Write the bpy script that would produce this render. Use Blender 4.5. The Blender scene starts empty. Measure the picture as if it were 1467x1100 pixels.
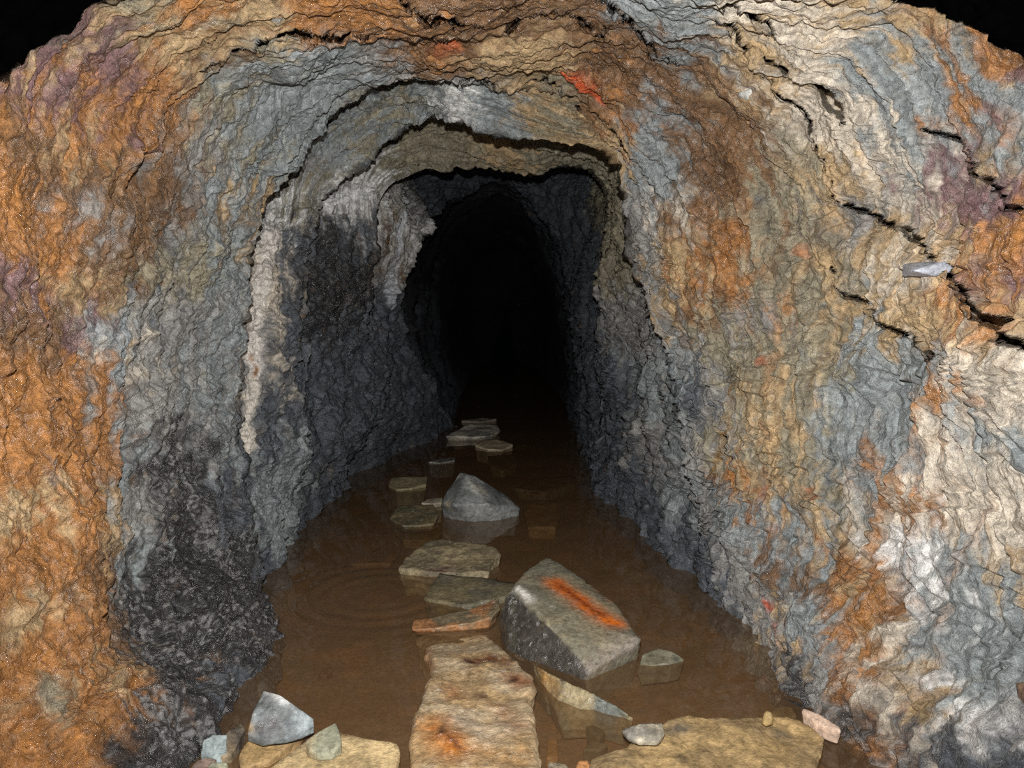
# An old mine adit: bare slate walls, ankle-deep brown water, fallen slabs, lit by one camera flash.
import bpy, bmesh, math
import numpy as np
from mathutils import Vector

SC = bpy.context.scene
COL = SC.collection
W, H = 1467, 1100
FPX = 1150.0                       # focal length in pixels of the photograph
PITCH = math.radians(6.0)
CAM = np.array([0.0, 0.0, 1.0])    # the eye is a metre above the water, water surface is z = 0
SP, CP = math.sin(PITCH), math.cos(PITCH)
BED = -0.09                        # mud bed


# ---------------------------------------------------------------- geometry helpers
def ray(px, py):
    x = (px - W / 2) / FPX
    y = (H / 2 - py) / FPX
    return np.array([x, CP + y * SP, -SP + y * CP])


def at(px, py, d):
    """The point seen at a pixel, d metres up the adit."""
    r = ray(px, py)
    return CAM + r * (d / r[1])


def on_level(px, py, z=0.0):
    """The point seen at a pixel on the level z."""
    r = ray(px, py)
    return CAM + r * ((z - CAM[2]) / r[2])


# ---------------------------------------------------------------- noise
_rng = np.random.RandomState(7)
_G = _rng.normal(size=(512, 3)).astype(np.float32)
_G /= np.linalg.norm(_G, axis=1)[:, None]


def pnoise(p, seed=0):
    """Gradient noise, p is (n,3); about -0.7..0.7"""
    p = np.asarray(p, np.float32)
    i = np.floor(p)
    f = p - i
    i = i.astype(np.int64)
    w = f * f * f * (f * (f * 6 - 15) + 10)
    out = np.zeros(len(p), np.float32)
    for dx in (0, 1):
        wx = w[:, 0] if dx else 1 - w[:, 0]
        hx = (i[:, 0] + dx) * 73856093
        for dy in (0, 1):
            wy = w[:, 1] if dy else 1 - w[:, 1]
            hy = (i[:, 1] + dy) * 19349663
            for dz in (0, 1):
                wz = w[:, 2] if dz else 1 - w[:, 2]
                h = hx ^ hy ^ ((i[:, 2] + dz) * 83492791) ^ (seed * 2654435761)
                h = (h ^ (h >> 13)) * 1274126177
                g = _G[((h ^ (h >> 16)) & 511)]
                out += wx * wy * wz * (g[:, 0] * (f[:, 0] - dx) + g[:, 1] * (f[:, 1] - dy) + g[:, 2] * (f[:, 2] - dz))
    return out


def fbm(p, octaves=4, seed=0, gain=0.5, lac=2.03):
    a, s, q = 1.0, np.zeros(len(p), np.float32), np.asarray(p, np.float32).copy()
    for k in range(octaves):
        s += a * pnoise(q, seed + k * 17)
        q = q * lac + 3.7
        a *= gain
    return s


def ridged(p, octaves=3, seed=0):
    a, s, q = 1.0, np.zeros(len(p), np.float32), np.asarray(p, np.float32).copy()
    for k in range(octaves):
        s += a * (1 - np.abs(pnoise(q, seed + k * 13)) * 2.2)
        q = q * 2.1 + 1.3
        a *= 0.5
    return s / 1.75


def smooth(a, b, x):
    t = np.clip((x - a) / (b - a), 0, 1)
    return t * t * (3 - 2 * t)


def lin(c):
    c = np.asarray(c, np.float64) / 255.0
    return np.where(c <= 0.04045, c / 12.92, ((c + 0.055) / 1.055) ** 2.4)


# ---------------------------------------------------------------- materials
def rock_material(name, bump=0.6, fine=240.0, spec=0.5, film=0.0, dist=.008, chips=0.0):
    """Slate: mineral colours come from the rock's own colour attribute, grain and wet film from noise."""
    m = bpy.data.materials.new(name)
    m.use_nodes = True
    nt = m.node_tree
    nt.nodes.clear()
    N, L = nt.nodes.new, nt.links.new
    out = N('ShaderNodeOutputMaterial')
    bs = N('ShaderNodeBsdfPrincipled')
    L(bs.outputs[0], out.inputs[0])
    bs.inputs['Specular IOR Level'].default_value = spec
    ca = N('ShaderNodeAttribute'); ca.attribute_name = 'mineral'
    wa = N('ShaderNodeAttribute'); wa.attribute_name = 'gloss'
    tc = N('ShaderNodeTexCoord')
    n1 = N('ShaderNodeTexNoise'); n1.inputs['Scale'].default_value = 70; n1.inputs['Detail'].default_value = 6
    n1.inputs['Roughness'].default_value = 0.7
    n2 = N('ShaderNodeTexNoise'); n2.inputs['Scale'].default_value = fine; n2.inputs['Detail'].default_value = 3
    L(tc.outputs['Object'], n1.inputs['Vector']); L(tc.outputs['Object'], n2.inputs['Vector'])
    # grain of the stone
    mr = N('ShaderNodeMapRange'); mr.inputs['From Min'].default_value = 0.3; mr.inputs['From Max'].default_value = 0.7
    mr.inputs['To Min'].default_value = 0.5; mr.inputs['To Max'].default_value = 1.5
    L(n1.outputs['Fac'], mr.inputs['Value'])
    mx = N('ShaderNodeMix'); mx.data_type = 'RGBA'; mx.blend_type = 'MULTIPLY'; mx.inputs['Factor'].default_value = 1.0
    L(ca.outputs['Color'], mx.inputs['A']); L(mr.outputs[0], mx.inputs['B'])
    L(mx.outputs['Result'], bs.inputs['Base Color'])
    # roughness: wet film, patchy
    n3 = N('ShaderNodeTexNoise'); n3.inputs['Scale'].default_value = 16; n3.inputs['Detail'].default_value = 4
    L(tc.outputs['Object'], n3.inputs['Vector'])
    m3 = N('ShaderNodeMapRange'); m3.inputs['From Min'].default_value = 0.35; m3.inputs['From Max'].default_value = 0.65
    m3.inputs['To Min'].default_value = -0.12; m3.inputs['To Max'].default_value = 0.14
    L(n3.outputs['Fac'], m3.inputs['Value'])
    ad = N('ShaderNodeMath'); ad.operation = 'ADD'; ad.use_clamp = True
    L(wa.outputs['Fac'], ad.inputs[0]); L(m3.outputs[0], ad.inputs[1])
    L(ad.outputs[0], bs.inputs['Roughness'])
    b1 = N('ShaderNodeBump'); b1.inputs['Strength'].default_value = bump; b1.inputs['Distance'].default_value = dist
    L(n1.outputs['Fac'], b1.inputs['Height'])
    if chips:
        vo = N('ShaderNodeTexVoronoi'); vo.inputs['Scale'].default_value = 34
        mp = N('ShaderNodeMapping'); mp.inputs['Scale'].default_value = (1, 1.6, .7)
        n4 = N('ShaderNodeTexNoise'); n4.inputs['Scale'].default_value = 9; n4.inputs['Detail'].default_value = 4
        va = N('ShaderNodeVectorMath'); va.operation = 'MULTIPLY_ADD'; va.inputs[1].default_value = (.09, .09, .09)
        L(tc.outputs['Object'], n4.inputs['Vector']); L(n4.outputs['Color'], va.inputs[0]); L(tc.outputs['Object'], va.inputs[2])
        L(va.outputs[0], mp.inputs[0]); L(mp.outputs[0], vo.inputs['Vector'])
        b0 = N('ShaderNodeBump'); b0.inputs['Strength'].default_value = chips; b0.inputs['Distance'].default_value = .012
        L(vo.outputs['Distance'], b0.inputs['Height']); L(b0.outputs[0], b1.inputs['Normal'])
    b2 = N('ShaderNodeBump'); b2.inputs['Strength'].default_value = bump * 0.8; b2.inputs['Distance'].default_value = dist * .35
    L(n2.outputs['Fac'], b2.inputs['Height']); L(b1.outputs[0], b2.inputs['Normal'])
    L(b2.outputs[0], bs.inputs['Normal'])
    if film:
        cw = N('ShaderNodeMapRange'); cw.inputs['From Min'].default_value = .26; cw.inputs['From Max'].default_value = .5
        cw.inputs['To Min'].default_value = film; cw.inputs['To Max'].default_value = 0
        L(ad.outputs[0], cw.inputs['Value']); L(cw.outputs[0], bs.inputs['Coat Weight'])
        bs.inputs['Coat Roughness'].default_value = 0.24
        bs.inputs['Coat IOR'].default_value = 1.7
        ge = N('ShaderNodeNewGeometry')
        mv = N('ShaderNodeTexVoronoi'); mv.inputs['Scale'].default_value = 82
        L(tc.outputs['Object'], mv.inputs['Vector'])
        k1 = N('ShaderNodeVectorMath'); k1.operation = 'SUBTRACT'; k1.inputs[1].default_value = (.5, .5, .5)
        k2 = N('ShaderNodeVectorMath'); k2.operation = 'MULTIPLY_ADD'; k2.inputs[1].default_value = (1.55, 1.55, 1.55)
        k3 = N('ShaderNodeVectorMath'); k3.operation = 'NORMALIZE'
        L(mv.outputs['Color'], k1.inputs[0]); L(k1.outputs[0], k2.inputs[0]); L(b2.outputs[0], k2.inputs[2]); L(k2.outputs[0], k3.inputs[0])
        L(k3.outputs[0], bs.inputs['Coat Normal'])
    return m


MAT_WALL = rock_material('wet_slate_wall', bump=0.9, fine=210, dist=.014, chips=.32, film=1.0)
MAT_STONE = rock_material('fallen_slate', bump=0.6, fine=260, spec=0.5, dist=.008, film=.8)


def mesh_from(name, verts, faces, colours=None, gloss=None, mat=None, normals=None, smooth_shade=True):
    me = bpy.data.meshes.new(name)
    nv, nf = len(verts), len(faces)
    k = faces.shape[1]
    me.vertices.add(nv)
    me.vertices.foreach_set('co', np.ascontiguousarray(verts, np.float32).ravel())
    me.loops.add(nf * k)
    me.loops.foreach_set('vertex_index', np.ascontiguousarray(faces, np.int32).ravel())
    me.polygons.add(nf)
    me.polygons.foreach_set('loop_start', np.arange(0, nf * k, k, dtype=np.int32))
    me.polygons.foreach_set('use_smooth', np.full(nf, smooth_shade))
    me.update(calc_edges=True)
    paint(me, colours, gloss)
    if mat:
        me.materials.append(mat)
    if normals is not None:
        me.normals_split_custom_set_from_vertices(np.ascontiguousarray(normals, np.float32))
    return me


def paint(me, colours, gloss):
    if colours is not None:
        a = me.attributes.new('mineral', 'FLOAT_COLOR', 'POINT')
        c = np.ones((len(me.vertices), 4), np.float32)
        c[:, :3] = colours
        a.data.foreach_set('color', c.ravel())
    if gloss is not None:
        a = me.attributes.new('gloss', 'FLOAT', 'POINT')
        a.data.foreach_set('value', np.ascontiguousarray(gloss, np.float32))


def link(name, me, label, cat, kind=None, group=None, parent=None):
    o = bpy.data.objects.new(name, me)
    COL.objects.link(o)
    if parent is not None:
        o.parent = parent
    else:
        o['label'] = label
        o['category'] = cat
    if kind:
        o['kind'] = kind
    if group:
        o['group'] = group
    return o


# ---------------------------------------------------------------- the adit: cross-sections from the mouth inwards
US = np.array([0, .045, .14, .24, .32, .40, .455, .5, .545, .60, .68, .76, .86, .955, 1.0])


def ring(pts, wl, wr):
    """pts: stations 2..12 as (px, py, depth); wl, wr: pixels where the walls meet the water."""
    a, b = on_level(*wl), on_level(*wr)
    P = [a + (0.03, 0, -.3), a] + [at(*p) for p in pts] + [b, b + (-.03, 0, -.3)]
    return np.array(P)


def world_ring(y, xz):
    return np.array([[x, y, z + 1.0] for x, z in xz])


def grow(r, centre=(715, 440), px=0.0, dd=None):
    """The section behind a lip: dd metres further in, opened by px so that the lip hides it."""
    out = r.copy()
    for k in range(len(r)):
        g = dd[k]
        v = r[k] - CAM
        d = v[1]
        x = v[0] / d
        z = v[2] / d
        n = math.hypot(x + .016, z + .02) or 1
        s = px / FPX * min(1.0, g / .05)
        x += (x + .016) / n * s
        z += (z + .02) / n * s
        if k in (0, 1, len(r) - 2, len(r) - 1):
            continue
        out[k] = CAM + np.array([x, 1, z]) * (d + g)
    return out


R0 = world_ring(.5, [(-.80, -1.3), (-.84, -1), (-1.0, -.6), (-1.1, -.2), (-1.08, .2), (-.88, .5), (-.45, .70), (0, .76),
                     (.45, .73), (.88, .55), (1.1, .2), (1.12, -.2), (1.0, -.6), (.86, -1), (.84, -1.3)])
R1 = ring([(70, 1010, 1.50), (-25, 700, 1.42), (-30, 400, 1.42), (40, 60, 1.58), (350, -25, 1.8), (700, -40, 1.86), (1010, -30, 1.85),
           (1375, -20, 1.64), (1495, 250, 1.48), (1500, 560, 1.45), (1455, 900, 1.44)], (255, 1110), (1272, 1120))
R2 = ring([(235, 880, 2.02), (185, 650, 2.08), (200, 420, 2.13), (270, 225, 2.2), (450, 78, 2.32), (700, 50, 2.3), (940, 60, 2.3),
           (1120, 150, 2.2), (1225, 330, 2.12), (1250, 560, 2.05), (1200, 800, 2.02)], (383, 950), (1130, 985))
A1 = ring([(343, 700, 2.72), (352, 520, 2.78), (364, 355, 2.84), (405, 243, 2.86), (500, 148, 2.86), (640, 110, 2.86), (770, 126, 2.84),
           (862, 178, 2.78), (965, 330, 2.66), (1015, 520, 2.55), (1065, 720, 2.46)], (388, 880), (1078, 908))
A2 = grow(A1, px=13, dd=[0, 0, .08, .22, .36, .62, .55, .10, .08, .05, 0, 0, 0, 0, 0])
A3 = ring([(353, 690, 2.88), (382, 500, 3.02), (394, 352, 3.2), (426, 252, 3.4), (513, 160, 3.3), (643, 120, 3.0), (772, 134, 2.96),
           (862, 188, 2.85), (948, 335, 2.74), (995, 520, 2.65), (1040, 730, 2.56)], (378, 845), (1050, 885))
B1 = ring([(430, 650, 3.35), (438, 490, 3.4), (452, 330, 3.42), (485, 252, 3.5), (575, 190, 3.38), (665, 168, 3.02), (775, 200, 2.98),
           (868, 222, 2.95), (905, 380, 2.95), (935, 490, 2.88), (985, 650, 2.8)], (402, 788), (1000, 845))
B2 = grow(B1, px=16, dd=[0, 0, 0, 0, .10, .40, .60, .85, .85, .75, .45, .18, .05, 0, 0])
C1 = ring([(540, 590, 4.5), (532, 470, 4.2), (536, 370, 3.98), (554, 273, 3.9), (610, 246, 4.1), (690, 238, 4.3), (765, 250, 4.3),
           (836, 235, 4.3), (868, 290, 4.2), (855, 440, 4.2), (852, 585, 4.4)], (500, 685), (842, 690))
C2 = grow(C1, px=14, dd=[0, 0, .03, .10, .2, .4, 1.4, 2.0, 2.0, 1.6, .6, .2, .1, 0, 0])
D1 = ring([(618, 558, 5.6), (583, 460, 4.9), (584, 390, 4.7), (604, 335, 4.9), (645, 288, 6.3), (695, 266, 7.0), (745, 276, 7.0),
           (782, 312, 6.7), (802, 375, 6.3), (817, 455, 6.0), (828, 560, 5.8)], (650, 612), (830, 632))
D2 = grow(D1, px=4, dd=[0, 0, .05, .2, .3, .4, .5, .5, .5, .4, .3, .2, .05, 0, 0])
E1 = ring([(640, 535, 8.3), (624, 460, 8.3), (622, 400, 8.3), (635, 350, 8.3), (665, 312, 8.3), (705, 294, 8.3), (745, 306, 8.3),
           (775, 346, 8.3), (795, 400, 8.3), (803, 470, 8.3), (808, 535, 8.3)], (655, 574), (806, 574))
F1 = ring([(678, 505, 12), (666, 460, 12), (668, 415, 12), (682, 385, 12), (702, 368, 12), (722, 362, 12), (742, 368, 12),
           (760, 388, 12), (770, 418, 12), (770, 462, 12), (762, 505, 12)], (684, 525), (758, 525))
G1 = np.array([at(725, 445, 14.0) + (p - F1.mean(0)) * .05 for p in F1])

RINGS = [R0, R1, R2, A1, A2, A3, B1, B2, C1, C2, D1, D2, E1, F1, G1]
Q = 1.0
SEG = [max(4, int(n * Q)) for n in [60, 250, 250, 10, 46, 130, 14, 90, 12, 60, 7, 24, 20, 8]]
NU = int(1300 * Q)
# finely spaced columns
uu = np.linspace(0, 1, NU)


def pchip(x, y, xi):
    """Monotone cubic through (x, y[k, ...]) at xi."""
    h = np.diff(x)
    sh = (-1,) + (1,) * (y.ndim - 1)
    dl = np.diff(y, axis=0) / h.reshape(sh)
    m = np.zeros_like(y)
    m[0], m[-1] = dl[0], dl[-1]
    same = dl[:-1] * dl[1:] > 0
    with np.errstate(divide='ignore', invalid='ignore'):
        hm = 2 / (1 / dl[:-1] + 1 / dl[1:])
    m[1:-1] = np.where(same, hm, 0) * 0.6 + 0.4 * (dl[:-1] + dl[1:]) / 2
    j = np.clip(np.searchsorted(x, xi) - 1, 0, len(x) - 2)
    t = ((xi - x[j]) / h[j]).reshape(sh)
    hh = h[j].reshape(sh)
    return ((2 * t ** 3 - 3 * t ** 2 + 1) * y[j] + (t ** 3 - 2 * t ** 2 + t) * hh * m[j]
            + (-2 * t ** 3 + 3 * t ** 2) * y[j + 1] + (t ** 3 - t ** 2) * hh * m[j + 1])


RU = [pchip(US, r, uu) for r in RINGS]
rows, vv = [], []
# smooth runs between the lips
runs = [(0, 1, 2, 3), (3, 4), (4, 5, 6), (6, 7), (7, 8), (8, 9), (9, 10), (10, 11), (11, 12, 13, 14)]
for run in runs:
    xs = np.array(run, float)
    ys = np.array([RU[k] for k in run])
    for k in run[:-1]:
        n = SEG[k]
        for q in range(n):
            rows.append((xs, ys, k + q / n))
vv = np.array([r[2] for r in rows] + [14.0])
base = np.zeros((len(vv), NU, 3))
i = 0
for run in runs:
    xs = np.array(run, float)
    ys = np.array([RU[k] for k in run])
    n = sum(SEG[k] for k in run[:-1])
    xi = vv[i:i + n]
    base[i:i + n] = pchip(xs, ys, xi) if len(run) > 2 else ys[0] + (ys[1] - ys[0]) * (xi - xs[0])[:, None, None]
    i += n
base[-1] = RU[14]
NV = len(vv)


def grid_normals(P):
    du = np.gradient(P, axis=1)
    dv = np.gradient(P, axis=0)
    n = np.cross(du, dv)
    return n / (np.linalg.norm(n, axis=2, keepdims=True) + 1e-12)


# normals of the smoothed shape point into the adit
Nrm = grid_normals(base)
for _ in range(3):
    Nrm[1:-1] = (Nrm[:-2] + Nrm[1:-1] + Nrm[2:]) / 3
ctr = base[:, NU // 4: 3 * NU // 4].mean(1, keepdims=True)
sgn = np.sign(((ctr - base) * Nrm).sum(2).mean())
Nrm *= sgn
Nrm /= np.linalg.norm(Nrm, axis=2, keepdims=True) + 1e-9

P0 = base.reshape(-1, 3)
PX = None


def project(P):
    v = P - CAM
    f = v[:, 1] * CP - v[:, 2] * SP
    u = v[:, 1] * SP + v[:, 2] * CP
    return np.stack([W / 2 + FPX * v[:, 0] / f, H / 2 - FPX * u / f], 1)


# a thin sample of the shell, to find the place on the rock that a pixel of the photograph shows
_sub = base[::3, ::3].reshape(-1, 3)
_subpx = project(_sub)
_subd = _sub[:, 1]


def on_rock(px, py):
    d2 = ((_subpx - (px, py)) ** 2).sum(1)
    near = d2 < max(36.0, d2.min() + 9)
    k = np.where(near)[0]
    return _sub[k[np.argmin(_subd[k])]]


# arc length coordinates of the rock surface: s around the section, t inwards
ds = np.linalg.norm(np.diff(base, axis=1), axis=2)
s = np.concatenate([np.zeros((NV, 1)), np.cumsum(ds, 1)], 1)
s = s - s[:, NU // 2:NU // 2 + 1]
dt = np.linalg.norm(np.diff(base, axis=0), axis=2)
t = np.concatenate([np.zeros((1, NU)), np.cumsum(dt, 0)], 0)
t = t * 0.35 + 0.65 * t.mean(1, keepdims=True)
S, T = s.ravel(), t.ravel()
Z0 = np.zeros_like(S)
depth = P0[:, 1]
UU = np.broadcast_to(uu, (NV, NU)).ravel()
VV = np.repeat(vv, NU)

# ---------------------------------------------------------------- relief
near_gain = np.clip(depth / 2.0, .7, 1.6)
P32 = P0.astype(np.float32)
warp = np.stack([fbm(P32 * 3.1, 3, 11), fbm(P32 * 3.1, 3, 12), fbm(P32 * 3.1, 3, 13)], 1)
PW = P32 + warp * 0.09                       # positions bent by noise: every edge drawn with them is ragged
warp2 = np.stack([fbm(P32 * 16, 3, 21), fbm(P32 * 16, 3, 22), fbm(P32 * 16, 3, 23)], 1)
PW2 = P32 + warp2 * 0.016

# bedding runs around the section
ST = np.stack([S * 1.0, T * 1.0, Z0], 1).astype(np.float32)
bend = fbm(ST * [1.1, 1.6, 1], 3, 31)
fine_bend = fbm(ST * [6, 9, 1], 3, 32)


def shelves(freq, wob, seed, sharp=.88):
    ph = T * freq + wob * bend * freq * .25 + fine_bend * .35 + .25 * fbm(ST * [2.5, 4, 1], 2, seed)
    k = np.floor(ph)
    fr = ph - k
    prof = np.where(fr < sharp, fr / sharp, (1 - fr) / (1 - sharp))
    # each bed has its own prominence and fades out along its length
    q = np.stack([S * 1.3 + k * 7.31, k * 3.17, np.full_like(S, seed)], 1)
    return prof, .5 + pnoise(q, seed) * 1.5, k


right_up = smooth(.55, .68, UU) * (1 - smooth(.86, .93, UU))
roof = smooth(.34, .42, UU) * (1 - smooth(.6, .68, UU))
left = 1 - smooth(.3, .42, UU)
h = fbm(P32 * 1.9, 4, 41, .5) * .075
p1, a1, k1 = shelves(5.5, 1.2, 51)
p2, a2, k2 = shelves(15, 1.6, 52)
p3, a3, k3 = shelves(44, 2.0, 53, .8)
lay = .62 + .7 * roof + .4 * right_up - .3 * left
h += lay * (.030 * (p1 - .55) * np.clip(a1, 0, 1.3) + .012 * (p2 - .55) * np.clip(a2 - .15, 0, 1.4) + .0040 * (p3 - .5) * np.clip(a3 - .2, 0, 1.5))
# plates of slate with clean faces and small broken steps
tf = (fbm(PW * [3.2, 2.2, 3.2], 3, 71) + .25 * T) * 7
tk = np.floor(tf)
h += (.45 - .25 * left + .75 * smooth(.6, .75, UU)) * .017 * (tk + smooth(.8, 1, tf - tk) - tf)
# flutes and knobs
h += .022 * fbm(ST * [3, 11, 1], 4, 61) + (.020 + .014 * left) * fbm(P32 * 9, 3, 62)
h += (.013 + .006 * left) * fbm(P32 * 27, 3, 63) + .007 * (1 - .5 * left) * (ridged(P32 * 22, 3, 64) - .5)
lower_left = left * smooth(.0, .02, UU)
h += lower_left * .006 * fbm(P32 * 60, 2, 65)
h *= np.clip(.6 + .22 * depth, .75, 1.25)


# ---- cracks and ledges that the photograph shows one by one
def seg_dist(P, a, b):
    ab = b - a
    L2 = (ab * ab).sum()
    tt = np.clip(((P - a) @ ab) / (L2 + 1e-12), 0, 1)
    d = P - a - tt[:, None] * ab
    return np.sqrt((d * d).sum(1)), tt


def stroke(pts, width, P=PW2, reach=4.0):
    """0..1 mask of a band along a line on the rock; width in metres, tapering ends."""
    w3 = [on_rock(*p) for p in pts]
    m = np.zeros(len(P), np.float32)
    n = len(w3) - 1
    for k in range(n):
        a, b = w3[k], w3[k + 1]
        lo, hi = np.minimum(a, b) - reach * width - .03, np.maximum(a, b) + reach * width + .03
        idx = np.where(((P > lo) & (P < hi)).all(1))[0]
        if len(idx) == 0:
            continue
        d, tt = seg_dist(P[idx], a, b)
        g = (k + tt) / n
        taper = np.clip(np.minimum(g, 1 - g) * 5 + .35, .35, 1)
        v = np.exp(-(d / (width * taper)) ** 2)
        m[idx] = np.maximum(m[idx], v)
    return m


CRACKS = [
    ([(1035, -5), (1060, 12), (1085, 25), (1118, 43)], .011, .16),
    ([(1027, 25), (1048, 45), (1058, 63), (1075, 66)], .008, .12),
    ([(1108, 76), (1140, 90), (1165, 105), (1186, 121), (1200, 145), (1216, 166)], .010, .16),
    ([(1085, 84), (1118, 128), (1150, 163), (1166, 190), (1178, 220), (1196, 262), (1209, 306)], .006, .11),
    ([(1210, 295), (1255, 315), (1290, 340), (1332, 374)], .006, .10),
    ([(1340, 383), (1385, 420), (1430, 462), (1475, 497)], .010, .16),
    ([(1297, 305), (1320, 335), (1348, 367), (1380, 397), (1412, 421), (1440, 450), (1475, 465)], .004, .06),
    ([(1195, 385), (1220, 423), (1244, 437), (1292, 472), (1340, 502), (1364, 523)], .005, .08),
    ([(1310, 175), (1365, 225), (1402, 252), (1440, 296), (1475, 310)], .005, .08),
    ([(1150, 58), (1180, 86), (1205, 96)], .004, .06),
    ([(1230, 215), (1265, 245), (1297, 285)], .004, .06),
    ([(1130, 200), (1148, 225), (1160, 255)], .004, .06),
    ([(300, 108), (345, 82), (388, 48), (432, 40), (482, 48), (530, 44)], .009, .15),
    ([(268, 82), (300, 62), (330, 42), (390, 30)], .005, .07),
    ([(579, -4), (623, 19), (637, 14), (662, 27), (720, 22)], .010, .14),
    ([(729, 3), (753, 14), (794, 9), (834, 17), (866, 32), (904, 51), (938, 78), (975, 99)], .009, .13),
    ([(575, 50), (625, 51), (672, 52), (719, 53), (780, 38), (822, 44), (855, 63), (868, 50)], .008, .11),
    ([(500, 60), (560, 66), (610, 62), (660, 48)], .005, .07),
    ([(657, 110), (685, 103), (705, 118), (740, 123), (780, 127), (822, 158), (853, 170)], .007, .10),
    ([(480, 96), (530, 84), (575, 92), (600, 104)], .005, .07),
    ([(378, 286), (388, 240), (402, 205), (420, 170)], .004, .05),
    ([(500, 165), (540, 172), (585, 178), (620, 166)], .005, .07),
    ([(860, 60), (900, 90), (960, 120), (1010, 140)], .004, .05),
    ([(161, 585), (160, 640), (161, 700)], .005, .06),
    ([(128, 835), (142, 868), (165, 890)], .009, .07),
    ([(1168, 748), (1172, 796), (1192, 818)], .005, .06),
    ([(1216, 872), (1222, 920), (1225, 975), (1224, 1010)], .005, .07),
    ([(1160, 900), (1162, 960), (1163, 1000)], .004, .05),
    ([(1418, 752), (1416, 782), (1432, 800), (1442, 830)], .005, .06),
    ([(1400, 690), (1385, 760), (1350, 830)], .004, .04),
    ([(1090, 455), (1115, 505), (1112, 560)], .004, .04),
    ([(906, 425), (920, 470), (948, 508), (976, 560), (990, 600)], .008, .07),
    ([(1265, 540), (1243, 590), (1240, 640)], .005, .04),
    ([(1362, 525), (1320, 610), (1270, 690)], .005, .05),
]
CLEFT = np.zeros(len(P0), np.float32)
for pts, w, dp in CRACKS:
    if dp < .075:
        h -= dp * .7 * stroke(pts, w)
        continue
    m = stroke(pts, w * 1.15)
    CLEFT = np.maximum(CLEFT, dp * 2.0 * smooth(.30, .62, m))
    h += .012 * smooth(.02, .35, m) * (1 - smooth(.35, .6, m))      # lips of the cleft stand a little proud
# plates standing proud or broken away: (line, half width, height)
RELIEF = [
    ([(70, 560), (95, 700), (90, 850), (110, 980), (120, 1080)], .15, .05),       # iron crust flowing down the wall
    ([(190, 268), (235, 258)], .06, -.08),                                           # broken hollow
    ([(140, 250), (175, 232), (225, 222)], .035, .035),
    ([(1290, 540), (1270, 620)], .09, -.035),                                        # clean grey face
    ([(1372, 535), (1315, 635), (1262, 720), (1232, 800)], .03, .03),
    ([(1180, 330), (1260, 400), (1350, 480), (1430, 530)], .10, .03),
    ([(1120, 60), (1180, 150), (1220, 260)], .07, .03),
    ([(940, 290), (960, 370), (985, 470)], .12, .03),
    ([(1010, 600), (1030, 700), (1060, 800)], .08, .02),
    ([(255, 400), (300, 560), (300, 700)], .13, -.03),
    ([(300, 820), (320, 920)], .13, .05),
    ([(470, 500), (475, 620)], .14, -.05),
    ([(425, 560), (430, 700)], .10, .04),
]
for pts, w, dp in RELIEF:
    h += dp * stroke(pts, w, PW, 2.5)
# narrow throats: keep lips crisp and leave the far end alone
h *= np.where(VV > 12, .5, 1)

disp = P0 + Nrm.reshape(-1, 3) * h[:, None]
along = P0 - CAM
along /= np.linalg.norm(along, axis=1, keepdims=True)
disp = disp + along * CLEFT[:, None]                  # the clefts dip into the hill, away from the entrance

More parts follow.
